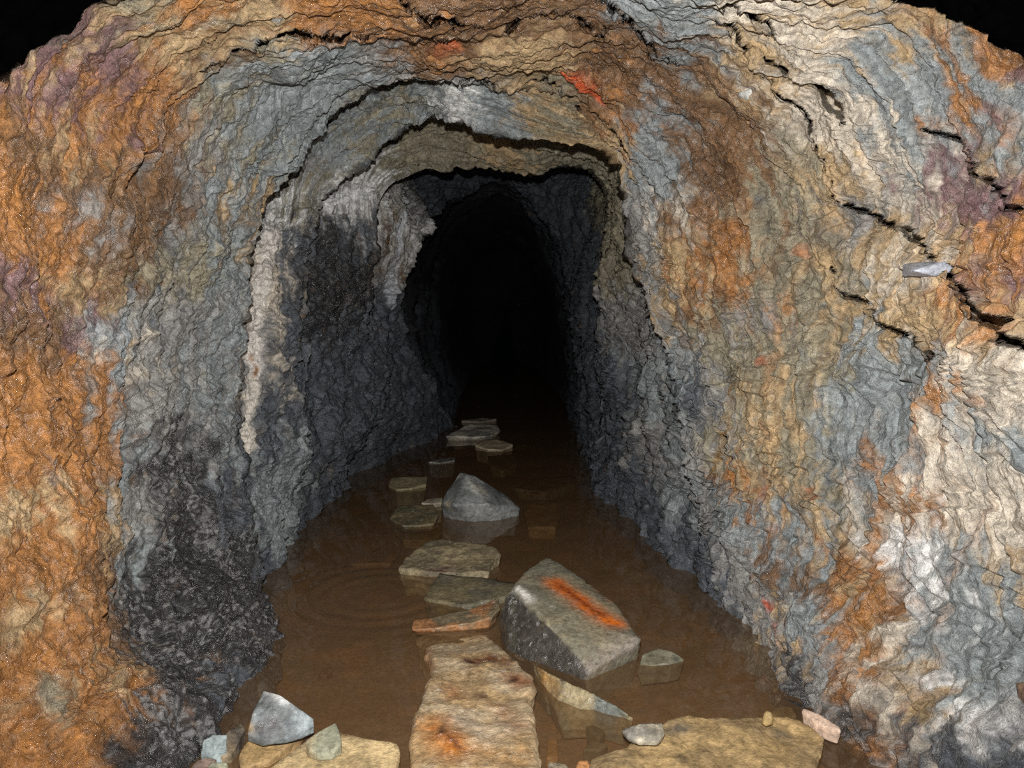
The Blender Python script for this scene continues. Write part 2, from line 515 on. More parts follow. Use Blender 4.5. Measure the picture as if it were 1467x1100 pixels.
# ---------------------------------------------------------------- minerals
MIN = {
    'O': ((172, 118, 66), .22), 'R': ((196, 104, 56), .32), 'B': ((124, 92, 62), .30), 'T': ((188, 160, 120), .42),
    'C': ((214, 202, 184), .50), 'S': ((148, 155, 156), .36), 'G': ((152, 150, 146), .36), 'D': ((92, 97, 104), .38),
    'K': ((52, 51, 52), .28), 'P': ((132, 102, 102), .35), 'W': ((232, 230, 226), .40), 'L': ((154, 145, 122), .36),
}
KEYS = list(MIN)  # W spots at the left lip and inner wall include painted brightness
SPOTS = '''
30,30,K 200,20,L 150,60,T 170,75,P 60,110,T 300,30,O 260,60,T 380,20,T 450,25,O 540,20,O 600,40,B 680,20,B 740,30,B 820,30,B 900,20,S
960,20,S 990,60,S 1060,20,C 1100,50,T 1150,30,C 1200,20,T 1250,40,S 1300,40,T 1350,30,O 1400,80,T 50,140,P 100,100,O 170,90,P 230,100,O
290,90,T 330,90,B 380,90,L 430,90,S 480,90,S 540,80,G 620,60,O 650,65,B 620,90,B 690,80,T 760,80,T 800,100,T 830,110,O 850,140,B 850,70,B
890,100,B 930,90,B 960,70,S 1000,110,B 1050,100,T 1100,110,C 1150,120,C 1210,80,C 1260,100,S 1320,90,S 1380,90,O 1440,110,P 30,190,B
70,170,O 70,150,P 140,150,P 150,180,O 200,150,O 240,160,O 280,160,B 330,140,L 360,150,S 400,150,S 440,150,S 520,150,S 560,140,L 600,150,S
640,150,W 700,150,S 760,145,T 800,160,L 890,160,O 930,180,S 960,150,B 1000,170,B 1040,180,B 1110,150,T 1150,180,C 1230,160,C 1290,150,S
1340,150,S 1370,130,O 1420,150,S 1450,170,S 30,250,O 80,240,B 120,210,T 160,220,O 200,240,B 240,230,B 290,220,G 340,220,L 370,230,S
440,230,G 480,210,S 520,190,L 560,200,S 620,200,L 680,210,L 720,215,T 790,215,L 850,230,L 870,220,T 920,230,S 950,260,S 1000,230,B
1050,240,B 1100,230,L 1150,240,T 1200,220,T 1250,220,C 1300,230,S 1350,220,P 1400,220,O 1440,210,T 1450,240,S 30,310,O 60,340,O 100,330,O
140,310,G 190,280,B 240,290,B 290,300,G 330,300,S 350,300,T 395,300,W 440,280,L 480,280,W 510,275,W 560,300,W 580,290,G 520,320,D 620,260,D
700,250,D 800,260,D 860,290,L 920,300,G 950,310,C 1000,300,B 1040,310,O 1090,290,L 1120,320,L 1150,300,D 1190,280,T 1230,300,G 1290,280,C
1350,280,P 1400,290,P 1440,330,O 40,400,P 100,390,O 130,410,T 180,380,B 220,400,L 280,380,L 330,390,S 380,370,C 440,370,D 480,350,K 510,360,K 545,345,B 550,300,L
550,370,G 570,330,W 600,400,K 880,380,L 920,380,G 960,370,T 990,380,O 1040,360,O 1090,380,L 1130,380,L 1150,350,B 1180,400,L 1220,370,T
1270,390,C 1350,350,T 1420,370,O 1440,400,P 40,470,B 100,480,B 125,470,P 160,480,S 200,440,G 240,430,D 300,460,G 330,480,S 372,460,C
400,480,D 440,480,D 480,470,K 510,490,D 550,470,D 875,450,G 900,470,G 930,460,G 950,440,T 1000,450,B 1040,470,L 1080,460,G 1110,440,O
1150,450,L 1200,470,T 1240,450,S 1290,450,T 1340,470,T 1400,440,O 1440,460,T 1440,520,C 40,560,O 100,560,O 150,560,O 170,530,S 200,520,C
240,520,G 280,530,G 320,550,S 360,530,C 390,550,D 440,560,D 500,560,D 560,560,D 600,570,D 870,550,D 910,540,S 940,520,S 970,560,D 1010,550,G
1050,540,L 1100,520,L 1120,560,T 1170,540,L 1230,540,S 1290,560,S 1340,530,S 1370,560,O 1410,550,C 1450,570,C 40,640,O 100,650,O 150,650,O
190,640,S 215,600,G 240,640,K 280,640,K 310,620,G 330,640,S 370,650,D 420,650,S 470,640,D 540,640,D 610,620,D 850,640,D 890,650,D 930,640,G
970,620,S 1010,640,G 1050,640,L 1090,680,T 1110,630,T 1150,640,L 1200,640,S 1250,620,S 1280,640,S 1310,650,O 1370,640,C 1420,640,S 30,740,T
90,740,O 140,740,T 200,720,G 250,700,K 300,720,K 340,710,D 390,740,S 430,700,S 460,720,D 870,700,D 920,720,D 960,720,S 1010,730,G 1060,740,S
1075,700,O 1110,740,S 1155,700,L 1170,740,T 1220,720,S 1255,720,C 1280,720,O 1340,720,C 1390,720,C 1440,720,C 20,820,O 70,830,O 110,800,B
140,840,B 180,820,S 240,820,K 300,810,K 350,820,K 380,800,D 960,790,D 1010,820,D 1060,830,G 1090,870,G 1100,830,B 1130,810,S 1160,840,B
1200,830,T 1230,850,O 1280,820,W 1330,800,W 1350,850,S 1400,820,S 1440,810,T 20,900,T 70,920,O 110,900,O 150,920,B 200,900,K 270,910,K
340,900,K 380,900,K 1090,930,G 1107,912,T 1140,900,S 1180,920,S 1220,930,O 1260,940,C 1240,880,O 1300,920,S 1290,960,T 1350,920,S 1400,930,S
1440,920,S 15,1060,O 40,1030,L 110,1000,O 160,980,T 170,1040,O 210,1000,K 250,1040,K 310,1000,K 340,980,D 1130,970,K 1190,1000,G 1220,1020,O
1260,1010,C 1240,1050,K 1300,1040,D 1340,1000,W 1350,1060,D 1400,1020,W 1440,1060,D
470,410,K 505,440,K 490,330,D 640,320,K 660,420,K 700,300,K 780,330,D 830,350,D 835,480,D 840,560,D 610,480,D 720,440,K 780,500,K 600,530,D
'''.split()
FIELD = np.zeros((len(P0), len(KEYS)), np.float32)
TOT = np.full(len(P0), 1e-6, np.float32)
PC = (P32 + warp * .05 + warp2 * .02).astype(np.float32)
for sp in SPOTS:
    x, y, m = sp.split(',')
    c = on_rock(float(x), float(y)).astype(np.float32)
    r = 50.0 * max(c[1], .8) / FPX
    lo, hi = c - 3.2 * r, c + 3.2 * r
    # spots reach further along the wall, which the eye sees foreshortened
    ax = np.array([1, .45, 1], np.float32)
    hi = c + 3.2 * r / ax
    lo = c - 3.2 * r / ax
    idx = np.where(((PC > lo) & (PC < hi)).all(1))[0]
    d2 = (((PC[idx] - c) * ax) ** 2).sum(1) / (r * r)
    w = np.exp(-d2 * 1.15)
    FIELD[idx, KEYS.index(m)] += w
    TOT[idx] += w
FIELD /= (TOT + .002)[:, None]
FIELD[:, KEYS.index('D')] += .002 / (TOT + .002)
streak = np.stack([S * 2.2, T * 13 + bend * 4, Z0], 1).astype(np.float32)
LEAK = dict(O=.12, R=.0, B=.9, T=.6, C=.16, S=.4, G=.35, D=.35, K=.14, P=.5, W=.10, L=.4)
for j in range(len(KEYS)):
    nz = .8 * fbm(streak * 1.6, 4, 100 + j * 7, .6) + .6 * fbm(P32 * 14, 4, 200 + j * 7, .65)
    FIELD[:, j] = FIELD[:, j] * np.exp(2.6 * nz) + LEAK[KEYS[j]] * np.clip(nz, 0, 1) ** 2
FIELD = np.clip(FIELD, 0, None)
wgt = FIELD ** 2.4 + 1e-9
wgt /= wgt.sum(1, keepdims=True)
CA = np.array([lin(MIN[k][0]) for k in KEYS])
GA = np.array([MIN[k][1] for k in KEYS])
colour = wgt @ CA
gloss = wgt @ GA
kw = wgt[:, KEYS.index('K')] * (P0[:, 1] < 3.2)
sp = (smooth(.05, .35, fbm(P32 * [95, 95, 60], 2, 950) + .6 * fbm(ST * [3, 9, 1], 2, 951)) * kw * .42)[:, None]
colour = colour * (1 - sp) + lin((176, 174, 172)) * sp           # pale quartz speckle painted for the glitter of the black rock
# thin dark and light laminae along the bedding
lam = fbm(np.stack([S * 5, T * 38 + bend * 9, Z0], 1).astype(np.float32), 4, 900, .65)
colour = colour * np.clip(1 + .7 * lam, .5, 1.5)[:, None]


def stain_or_sheen(pts, width, rgb, strength=1.0, g=None, rag=.5, P=None):
    m = stroke(pts, width, PC if P is None else P, 2.5)
    m = np.clip(m * (1 + rag * 2 * fbm(P32 * 40, 2, 400)) * strength, 0, 1)[:, None]
    global colour, gloss
    colour = colour * (1 - m) + lin(rgb) * m
    if g is not None:
        gloss = gloss * (1 - m[:, 0]) + g * m[:, 0]


# stains, veins and painted sheen with a shape of their own
stain_or_sheen([(790, 108), (815, 110), (838, 125), (853, 152)], .038, (222, 92, 40), 1.1, .3)
stain_or_sheen([(628, 75), (660, 60)], .02, (216, 104, 56), 1.0, .35)
stain_or_sheen([(1100, 515), (1110, 525)], .018, (190, 92, 50), .8)
stain_or_sheen([(1150, 335), (1150, 360)], .02, (196, 92, 34), .8)
stain_or_sheen([(1153, 690), (1157, 715)], .016, (214, 112, 40), .9)
stain_or_sheen([(1080, 690), (1105, 705)], .014, (196, 110, 58), .9)
stain_or_sheen([(1088, 862), (1092, 885)], .014, (206, 92, 58), .9)
stain_or_sheen([(1100, 905), (1110, 922)], .02, (196, 110, 76), .9)
for pts, w, c in [
    ([(1375, 530), (1330, 610), (1290, 680), (1262, 730), (1240, 800), (1232, 880), (1228, 960)], .022, (186, 134, 84)),
    ([(1395, 545), (1350, 640), (1300, 760), (1262, 850), (1240, 960)], .012, (214, 192, 166)),
    ([(1345, 700), (1320, 780), (1300, 860), (1290, 940)], .010, (222, 210, 200)),
    ([(1405, 700), (1370, 800), (1330, 900), (1300, 1000)], .012, (196, 170, 150)),
    ([(1150, 740), (1160, 830), (1140, 900)], .010, (168, 120, 80)),
    ([(1190, 800), (1170, 880), (1150, 930)], .010, (190, 150, 110)),
    ([(1120, 470), (1110, 560), (1095, 640), (1080, 720)], .010, (190, 150, 110)),
    ([(1050, 480), (1040, 600), (1030, 720)], .010, (150, 116, 70)),
    ([(1225, 840), (1228, 900), (1232, 970)], .018, (190, 130, 66)),
]:
    stain_or_sheen(pts, w, c, .8)
stain_or_sheen([(393, 275), (385, 330), (372, 400), (371, 470), (373, 505), (364, 545)], .030, (246, 238, 228), 2.0, .3, .12)  # lip face turned to the flash: its brightness put into the colour
stain_or_sheen([(366, 530), (360, 570), (354, 610), (349, 655)], .020, (240, 230, 216), 2.0, .4, .12)  # lower end of the flash-lit lip face, brightness painted in
stain_or_sheen([(204, 590), (206, 615), (203, 645)], .012, (78, 50, 38), .9)
stain_or_sheen([(366, 505), (363, 540)], .009, (176, 122, 78), .9)
stain_or_sheen([(470, 290), (505, 272), (535, 264)], .042, (246, 246, 244), 1.4, .25, .8)  # bright sheen on the inner wall painted as near-white
stain_or_sheen([(578, 280), (566, 330), (562, 400), (566, 450)], .034, (222, 226, 234), 1.0, .3, 1.2)
stain_or_sheen([(590, 160), (640, 158), (690, 158)], .028, (226, 226, 222), .7, .3, 1.4)

# ---- invented hollows: rock pushed far back and coloured near-black for the dark upper corners
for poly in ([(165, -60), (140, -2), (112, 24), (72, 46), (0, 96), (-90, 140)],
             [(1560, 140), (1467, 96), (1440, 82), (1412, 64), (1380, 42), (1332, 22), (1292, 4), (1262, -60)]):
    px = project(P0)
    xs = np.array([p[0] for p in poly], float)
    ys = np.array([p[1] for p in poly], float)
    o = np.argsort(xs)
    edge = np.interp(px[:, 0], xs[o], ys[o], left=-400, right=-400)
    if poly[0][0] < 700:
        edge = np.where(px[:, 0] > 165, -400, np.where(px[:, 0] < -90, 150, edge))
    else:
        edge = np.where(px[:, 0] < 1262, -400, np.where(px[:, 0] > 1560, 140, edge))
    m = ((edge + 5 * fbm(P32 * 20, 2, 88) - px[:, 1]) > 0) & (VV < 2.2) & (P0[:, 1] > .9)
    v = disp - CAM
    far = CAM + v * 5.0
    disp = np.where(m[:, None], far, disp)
    colour = np.where(m[:, None], lin((34, 32, 31)), colour)  # darkness of the corners put into the colour
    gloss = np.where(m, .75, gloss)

gloss = np.where(VV > 9.5, np.maximum(gloss, .62), gloss)
Pd = disp.reshape(NV, NU, 3)
nn = grid_normals(Pd) * sgn
nn = nn.reshape(-1, 3)

idx = np.arange(NV * NU).reshape(NV, NU)


def cut(name, v0, v1, u0, u1, label):
    sub = idx[v0:v1 + 1, u0:u1 + 1]
    a, b = sub.shape
    ids = sub.ravel()
    g = np.arange(a * b).reshape(a, b)
    f = np.stack([g[:-1, :-1], g[:-1, 1:], g[1:, 1:], g[1:, :-1]], -1).reshape(-1, 4)
    if sgn < 0:
        f = f[:, ::-1]
    me = mesh_from(name, disp[ids], f, colour[ids], gloss[ids], MAT_WALL, nn[ids])
    return link(name, me, label, 'rock wall' if name != 'ceiling' else 'rock roof', 'structure')


uL, uR = int(.37 * NU), int(.63 * NU)
vE = sum(SEG[:10])
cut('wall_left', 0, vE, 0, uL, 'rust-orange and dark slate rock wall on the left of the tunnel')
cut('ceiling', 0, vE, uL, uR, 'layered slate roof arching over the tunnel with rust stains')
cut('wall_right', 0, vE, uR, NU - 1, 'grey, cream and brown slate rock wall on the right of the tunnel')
cut('wall_back', vE, NV - 1, 0, NU - 1, 'black unlit inner end of the tunnel')


# ---------------------------------------------------------------- mud bed and water
def simple_grid(x0, x1, y0, y1, nx, ny):
    X, Y = np.meshgrid(np.linspace(x0, x1, nx), np.linspace(0, 1, ny) ** 1.6 * (y1 - y0) + y0)
    g = np.arange(nx * ny).reshape(ny, nx)
    f = np.stack([g[:-1, :-1], g[:-1, 1:], g[1:, 1:], g[1:, :-1]], -1).reshape(-1, 4)
    return np.stack([X.ravel(), Y.ravel(), np.zeros(nx * ny)], 1), f


v, f = simple_grid(-1.25, 1.25, .5, 13.5, 240, 420)
q = v.astype(np.float32)
v[:, 2] = BED + .025 * fbm(q * 2.2, 4, 500) + .006 * fbm(q * 22, 3, 501)
mud = lin((152, 124, 96))[None] * np.ones((len(v), 1))
b = np.clip(.5 + .9 * fbm(q * 3.5, 4, 502), 0, 1)[:, None]
mud = mud * (1 - b) + lin((132, 108, 82)) * b
b = (smooth(.1, .35, fbm(q * 7, 3, 503)) * .6)[:, None]
mud = mud * (1 - b) + lin((166, 122, 82)) * b
link('floor', mesh_from('floor', v, f, mud, np.full(len(v), .75), MAT_STONE), 'brown mud bed under the shallow water', 'floor', 'structure')


def water_material():
    m = bpy.data.materials.new('brown_water')
    m.use_nodes = True
    nt = m.node_tree
    nt.nodes.clear()
    N, L = nt.nodes.new, nt.links.new
    out = N('ShaderNodeOutputMaterial')
    tr = N('ShaderNodeBsdfTransparent'); tr.inputs[0].default_value = (.76, .71, .63, 1)
    df = N('ShaderNodeBsdfDiffuse'); df.inputs[0].default_value = (*lin((150, 116, 82)), 1)
    mud = N('ShaderNodeMixShader'); mud.inputs[0].default_value = .27
    gl = N('ShaderNodeBsdfGlossy'); gl.inputs['Roughness'].default_value = .015
    ge = N('ShaderNodeNewGeometry')
    dp = N('ShaderNodeVectorMath'); dp.operation = 'DOT_PRODUCT'
    L(ge.outputs['Incoming'], dp.inputs[0]); L(ge.outputs['Normal'], dp.inputs[1])
    ab = N('ShaderNodeMath'); ab.operation = 'ABSOLUTE'; L(dp.outputs['Value'], ab.inputs[0])
    su = N('ShaderNodeMath'); su.operation = 'SUBTRACT'; su.inputs[0].default_value = 1; L(ab.outputs[0], su.inputs[1])
    pw = N('ShaderNodeMath'); pw.operation = 'POWER'; pw.inputs[1].default_value = 5; L(su.outputs[0], pw.inputs[0])
    fr = N('ShaderNodeMath'); fr.operation = 'MULTIPLY_ADD'; fr.inputs[1].default_value = .96; fr.inputs[2].default_value = .022; fr.use_clamp = True
    L(pw.outputs[0], fr.inputs[0])
    mx = N('ShaderNodeMixShader')
    L(tr.outputs[0], mud.inputs[1]); L(df.outputs[0], mud.inputs[2])
    L(fr.outputs[0], mx.inputs[0]); L(mud.outputs[0], mx.inputs[1]); L(gl.outputs[0], mx.inputs[2])
    L(mx.outputs[0], out.inputs[0])
    return m


v, f = simple_grid(-1.2, 1.2, .5, 13.4, 300, 700)
rc = on_level(545, 850)
rr = np.hypot(v[:, 0] - rc[0], v[:, 1] - rc[1])
v[:, 2] = .0016 * np.sin(rr * 2 * math.pi / .075) * np.exp(-((rr - .22) / .12) ** 2) + .0006 * fbm(v.astype(np.float32) * 3, 2, 510)
link('water', mesh_from('water', v, f, None, None, water_material()), 'still brown water flooding the tunnel floor', 'water', 'structure')


# ---------------------------------------------------------------- fallen stones
def remesh(verts, faces, size):
    """Chamfer the broken edges of a block and divide its faces finely, keeping the edges crisp."""
    bm = bmesh.new()
    vs_ = [bm.verts.new(tuple(p)) for p in verts]
    for f in faces:
        try:
            bm.faces.new([vs_[k] for k in f])
        except ValueError:
            pass
    bmesh.ops.recalc_face_normals(bm, faces=bm.faces)
    if len(faces) < 400:
        sharp = [e for e in bm.edges if len(e.link_faces) == 2 and e.calc_face_angle(0) > .45]
        bmesh.ops.bevel(bm, geom=sharp, offset=size * 1.1, offset_type='OFFSET', segments=1, affect='EDGES', clamp_overlap=True)
    bmesh.ops.triangulate(bm, faces=bm.faces[:])
    for step in range(16):
        lim = size * 1.5
        longest = max(e.calc_length() for e in bm.edges)
        if longest <= lim or len(bm.faces) > 60000:
            break
        lim = max(lim, longest * .55)
        bmesh.ops.subdivide_edges(bm, edges=[e for e in bm.edges if e.calc_length() > lim], cuts=1)
        bmesh.ops.triangulate(bm, faces=[f for f in bm.faces if len(f.verts) > 3])
        flat = [e for e in bm.edges if len(e.link_faces) == 2 and e.calc_face_angle(9) < .02]
        bmesh.ops.beautify_fill(bm, faces=bm.faces[:], edges=flat)
    bmesh.ops.dissolve_degenerate(bm, dist=size * .12, edges=bm.edges[:])
    bmesh.ops.triangulate(bm, faces=[f for f in bm.faces if len(f.verts) > 3])
    bm.normal_update()
    flat = [v for v in bm.verts if v.link_edges and all(len(e.link_faces) == 2 and e.calc_face_angle(9) < .03 for e in v.link_edges)]
    for _ in range(4):                                    # even out the triangles inside each flat face
        bmesh.ops.smooth_vert(bm, verts=flat, factor=.5, use_axis_x=True, use_axis_y=True, use_axis_z=True)
    bmesh.ops.recalc_face_normals(bm, faces=bm.faces)
    me = bpy.data.meshes.new('t')
    bm.to_mesh(me)
    bm.free()
    return me


def finish(name, me, label, cat, rgb, stains=(), rough=.006, beds=.004, seed=0, g=.5, mottled=.35, second=None, group=None, tilt=(0, 0, 1), sides=()):
    n = len(me.vertices)
    co = np.zeros(n * 3, np.float32); me.vertices.foreach_get('co', co); co = co.reshape(-1, 3)
    no = np.zeros(n * 3, np.float32); me.vertex_normals.foreach_get('vector', no); no = no.reshape(-1, 3)
    w = co + seed * 3.3
    k = min(1.0, np.ptp(co, axis=0).max() / .45)
    rough, beds = rough * k, beds * k
    side = 1 - np.abs(no @ np.array(tilt, np.float32)) ** 2
    lay = np.sin((co @ np.array(tilt, np.float32) * 230) + 5 * fbm(w * 6, 2, seed + 1))
    d = rough * fbm(w * 11, 4, seed + 2) * 1.4 + beds * side ** 2 * lay * .35 + rough * .35 * fbm(w * 50, 2, seed + 3)
    new = co + no * d[:, None]
    me.vertices.foreach_set('co', np.ascontiguousarray(new, np.float32).ravel())
    c = lin(rgb)[None] * np.ones((n, 1))
    if second:
        b = smooth(-.12, .22, fbm(w * 8, 4, seed + 5))[:, None]
        c = c * (1 - b) + lin(second) * b
    c = c * np.clip(1 + mottled * 1.6 * fbm(w * 22, 4, seed + 6), .35, 1.8)[:, None]
    gl = np.full(n, g)
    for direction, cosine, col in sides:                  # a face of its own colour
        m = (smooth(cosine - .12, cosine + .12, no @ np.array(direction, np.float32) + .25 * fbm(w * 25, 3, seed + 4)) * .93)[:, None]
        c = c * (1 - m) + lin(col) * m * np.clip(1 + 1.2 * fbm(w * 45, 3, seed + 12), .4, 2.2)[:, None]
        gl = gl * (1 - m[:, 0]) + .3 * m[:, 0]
    cw = co + .012 * np.stack([fbm(w * 30, 2, seed + 7), fbm(w * 30, 2, seed + 8), fbm(w * 30, 2, seed + 9)], 1)
    for pts, wid, col, st in stains:
        m = np.zeros(n)
        for a, b in zip(pts, list(pts[1:]) or [pts[0]]):
            dd, _ = seg_dist(cw, np.asarray(a), np.asarray(b))
            m = np.maximum(m, np.exp(-(dd / wid) ** 2))
        m = np.clip(m * st * (1 + .8 * fbm(w * 40, 2, seed + 10)), 0, 1)[:, None]
        c = c * (1 - m) + lin(col) * m
    paint(me, c, gl)
    me.polygons.foreach_set('use_smooth', np.ones(len(me.polygons), bool))
    me.materials.clear(); me.materials.append(MAT_STONE)
    me.name = name
    # object origin at the stone's own foot
    foot = np.array([new[:, 0].mean(), new[:, 1].mean(), new[:, 2].min()])
    me.vertices.foreach_set('co', np.ascontiguousarray(new - foot, np.float32).ravel())
    me.update()
    group = group or {'stepping_stone': 'stepping stones showing above the water', 'sunken_stone': 'stones drowned under the water',
                      'rock_slab': 'fallen slate slabs in the water', 'stone_chip': 'small slate chips around the slabs', 'flat_stone': 'far flat stones at the edge of the dark',
                      'pale_stone': 'pale stones in the bottom left heap', 'brown_stone': 'brown stones in the bottom left heap'}.get(name)
    o = link(name, me, label, cat, 'thing', group)
    o.location = foot
    return o


def slab(name, label, outline, base, rgb, flare=.86, cat='stone', voxel=None, **kw):
    """A broken plate: outline points (px, py, z) of its upper face, going down to the level base."""
    top = np.array([on_level(p[0], p[1], p[2]) for p in outline])
    # fine random notches along the edge
    c = top.mean(0)
    bot = c + (top - c) * flare
    bot[:, 2] = base if np.isscalar(base) else np.array(base)
    n = len(top)
    V = np.concatenate([top, bot])
    F = [list(range(n)), list(range(2 * n - 1, n - 1, -1))] + [[i, n + i, n + (i + 1) % n, (i + 1) % n] for i in range(n)]
    size = max(np.ptp(top[:, 0]), np.ptp(top[:, 1]))
    return finish(name, remesh(V, F, voxel or max(.0030, size / 90)), label, cat, rgb, **kw)


def lump(name, label, pts, rgb, cat='stone', voxel=None, **kw):
    """A chunk: the convex body of its corners, each an xyz point."""
    bm = bmesh.new()
    for p in pts:
        bm.verts.new(tuple(p))
    r = bmesh.ops.convex_hull(bm, input=bm.verts)
    junk = list({e for e in r['geom_interior'] + r['geom_unused'] if isinstance(e, bmesh.types.BMVert)})
    if junk:
        bmesh.ops.delete(bm, geom=junk, context='VERTS')
    bm.verts.ensure_lookup_table(); bm.verts.index_update()
    V = np.array([v.co[:] for v in bm.verts]); F = [[v.index for v in f.verts] for f in bm.faces]
    bm.free()
    size = np.ptp(V, axis=0).max()
    return finish(name, remesh(V, F, voxel or max(.0030, size / 90)), label, cat, rgb, **kw)


def zt(pts, z):
    return [(p[0], p[1], p[2] if len(p) > 2 else z) for p in pts]


L0 = on_level
OLIVE, GREY, TAN, BROWN = (128, 116, 88), (142, 142, 138), (178, 152, 108), (132, 102, 68)

# the long stepping slab in front
zs = .045
slab('rock_slab', 'long cream rust-spotted slab nearest the camera, lying along the middle of the water',
     [(589, 1130, .07), (587, 1060, .06), (592, 1030, .06), (600, 1003, .055), (611, 975, .05), (616, 948, .035), (604, 927, .0), (592, 915, -.022), (612, 905, -.028),
      (646, 899, -.026), (678, 897, -.022), (704, 910, .0), (722, 928, .03), (747, 946, .045), (763, 966, .05), (768, 985, .05), (761, 997, .05),
      (768, 1034, .06), (779, 1100, .07), (783, 1130, .07)], BED - .01, (206, 184, 150), second=(190, 160, 118), seed=3, g=.34, mottled=.3, rough=.009,
     stains=[([L0(671, 946, .045), L0(705, 940, .045), L0(725, 948, .045)], .024, (112, 62, 40), .85),
             ([L0(735, 968, .05), L0(752, 975, .05)], .03, (150, 84, 44), .8), ([L0(733, 969, .05), L0(735, 972, .05)], .012, (70, 44, 36), .95),
             ([L0(671, 947, .045), L0(674, 949, .045)], .010, (52, 34, 30), .9),
             ([L0(689, 996, .05), L0(690, 997, .05)], .014, (92, 68, 52), .9),
             ([L0(630, 1040, .06), L0(650, 1075, .06)], .045, (206, 128, 56), .8), ([L0(634, 1046, .06), L0(636, 1050, .06)], .014, (54, 38, 34), .95),
             ([L0(640, 1060, .06), L0(660, 1072, .06)], .010, (110, 64, 44), .8),
             ([L0(700, 1080, .06), L0(740, 1085, .06)], .04, (200, 150, 90), .6),
             ([L0(640, 985, .05), L0(655, 1000, .05)], .02, (186, 126, 84), .6), ([L0(720, 1010, .055), L0(745, 1040, .06)], .03, (176, 132, 96), .6), ([L0(660, 1030, .06), L0(700, 1050, .06)], .035, (206, 190, 168), .6),
             ([L0(600, 930, .0), L0(612, 965, .02)], .03, (178, 112, 56), .7)])
slab('rock_slab', 'grey-green half-sunk slab sloping away right behind the long cream slab',
     [(764, 952, .02), (778, 960, .042), (812, 977, .042), (850, 993, .038), (883, 1011, .024), (908, 1029, .008), (900, 1040, -.02), (850, 1045, -.045),
      (805, 1045, -.045), (794, 1015, -.02), (782, 985, 0)], BED + .02, (150, 136, 104), second=(112, 116, 108), seed=5, g=.42,
     stains=[([L0(772, 962, .03), L0(785, 985, .02)], .03, (190, 144, 84), .8)])

# the big tilted block
blk = [at(783, 796, 2.60), at(752, 817, 2.46), at(738, 843, 2.33), at(778, 886, 2.19), at(815, 917, 2.11), at(846, 961, 2.02), at(919, 915, 2.13), at(909, 901, 2.18),
       at(884, 868, 2.32), at(849, 836, 2.46), at(722, 856, 2.34), at(715, 882, 2.33), L0(717, 914, -.0), L0(726, 937, -.01), L0(838, 977, -.005), L0(846, 972, 0.0)]
blk += [L0(900, 935, 0) + (.02, .0, -.10), L0(838, 977, 0) + (0, .06, -.115), L0(726, 937, 0) + (.02, .05, -.12), L0(880, 868, 0) + (0, .05, -.12), L0(745, 850, 0) + (0, -.05, -.12)]
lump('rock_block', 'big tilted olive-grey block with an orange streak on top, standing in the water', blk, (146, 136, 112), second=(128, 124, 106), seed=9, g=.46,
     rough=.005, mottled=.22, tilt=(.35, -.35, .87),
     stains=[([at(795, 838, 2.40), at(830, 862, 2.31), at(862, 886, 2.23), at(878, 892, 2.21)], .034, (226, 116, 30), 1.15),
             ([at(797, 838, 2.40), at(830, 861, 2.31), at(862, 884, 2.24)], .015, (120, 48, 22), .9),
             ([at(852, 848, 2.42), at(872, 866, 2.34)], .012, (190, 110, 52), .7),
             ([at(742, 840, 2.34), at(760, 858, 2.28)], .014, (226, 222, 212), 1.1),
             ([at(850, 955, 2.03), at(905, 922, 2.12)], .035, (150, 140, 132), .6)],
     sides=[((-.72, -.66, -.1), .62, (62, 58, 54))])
slab('rock_slab', 'thin rusty plate sticking out left from under the big tilted block',
     [(589, 902, .008), (592, 889, .012), (635, 880, .02), (677, 871, .03), (715, 855, .048), (717, 871, .042), (705, 883, .036), (677, 892, .022), (630, 899, .014)], [-.012] * 6 + [-.006] * 3,
     (168, 120, 80), second=(136, 122, 96), seed=11, g=.4, stains=[([L0(694, 866, .03), L0(702, 864, .03)], .014, (205, 205, 196), .9)])
slab('rock_slab', 'dark olive flat plate just above the water, behind the thin rusty plate',
     [(629, 820, .025), (680, 826, .028), (738, 833, .03), (735, 850, .025), (717, 857, .02), (672, 867, .014), (640, 863, .010), (606, 857, .008)], BED - .01,
     OLIVE, second=(112, 106, 88), seed=13)
slab('stepping_stone', 'tan flat stone with a dark red mark, midway between grey pointed stone and olive plate',
     [(569, 814, .02), (580, 800, .03), (597, 787, .045), (610, 776, .05), (636, 772, .055), (668, 777, .055), (705, 782, .05), (719, 793, .045), (704, 805, .035), (702, 820, .022),
      (660, 821, .02), (613, 819, .02)], BED - .01, (150, 136, 106), second=(128, 116, 94), seed=15, rough=.01,
     stains=[([L0(620, 814, .03), L0(640, 812, .03)], .018, (96, 66, 60), .7)])
pk = [at(659, 676, 3.72), at(668, 680, 3.66), at(682, 683, 3.70), at(698, 692, 3.72), at(643, 700, 3.66), at(631, 720, 3.60), L0(636, 732), L0(650, 741), L0(682, 744), L0(715, 742), L0(741, 739),
      at(745, 728, 3.66), at(722, 707, 3.76), at(700, 722, 3.52), at(650, 724, 3.50)]
pk += [L0(640, 735) + (.01, .02, -.13), L0(715, 742) + (0, .02, -.13), L0(742, 739) + (-.02, .02, -.13), L0(735, 728) + (-.02, .05, -.13), L0(650, 725) + (0, .05, -.13)]
lump('pointed_stone', 'pale grey pointed stone standing up from the water in the middle of the tunnel', pk, (150, 152, 150), second=(118, 120, 118), seed=17, g=.45, rough=.006,
     stains=[([at(683, 692, 3.6), at(695, 700, 3.6)], .03, (212, 206, 184), .8), ([at(637, 722, 3.55), at(640, 724, 3.55)], .025, (206, 190, 160), .8),
             ([at(656, 690, 3.63), at(659, 694, 3.62)], .022, (92, 92, 88), .8)])
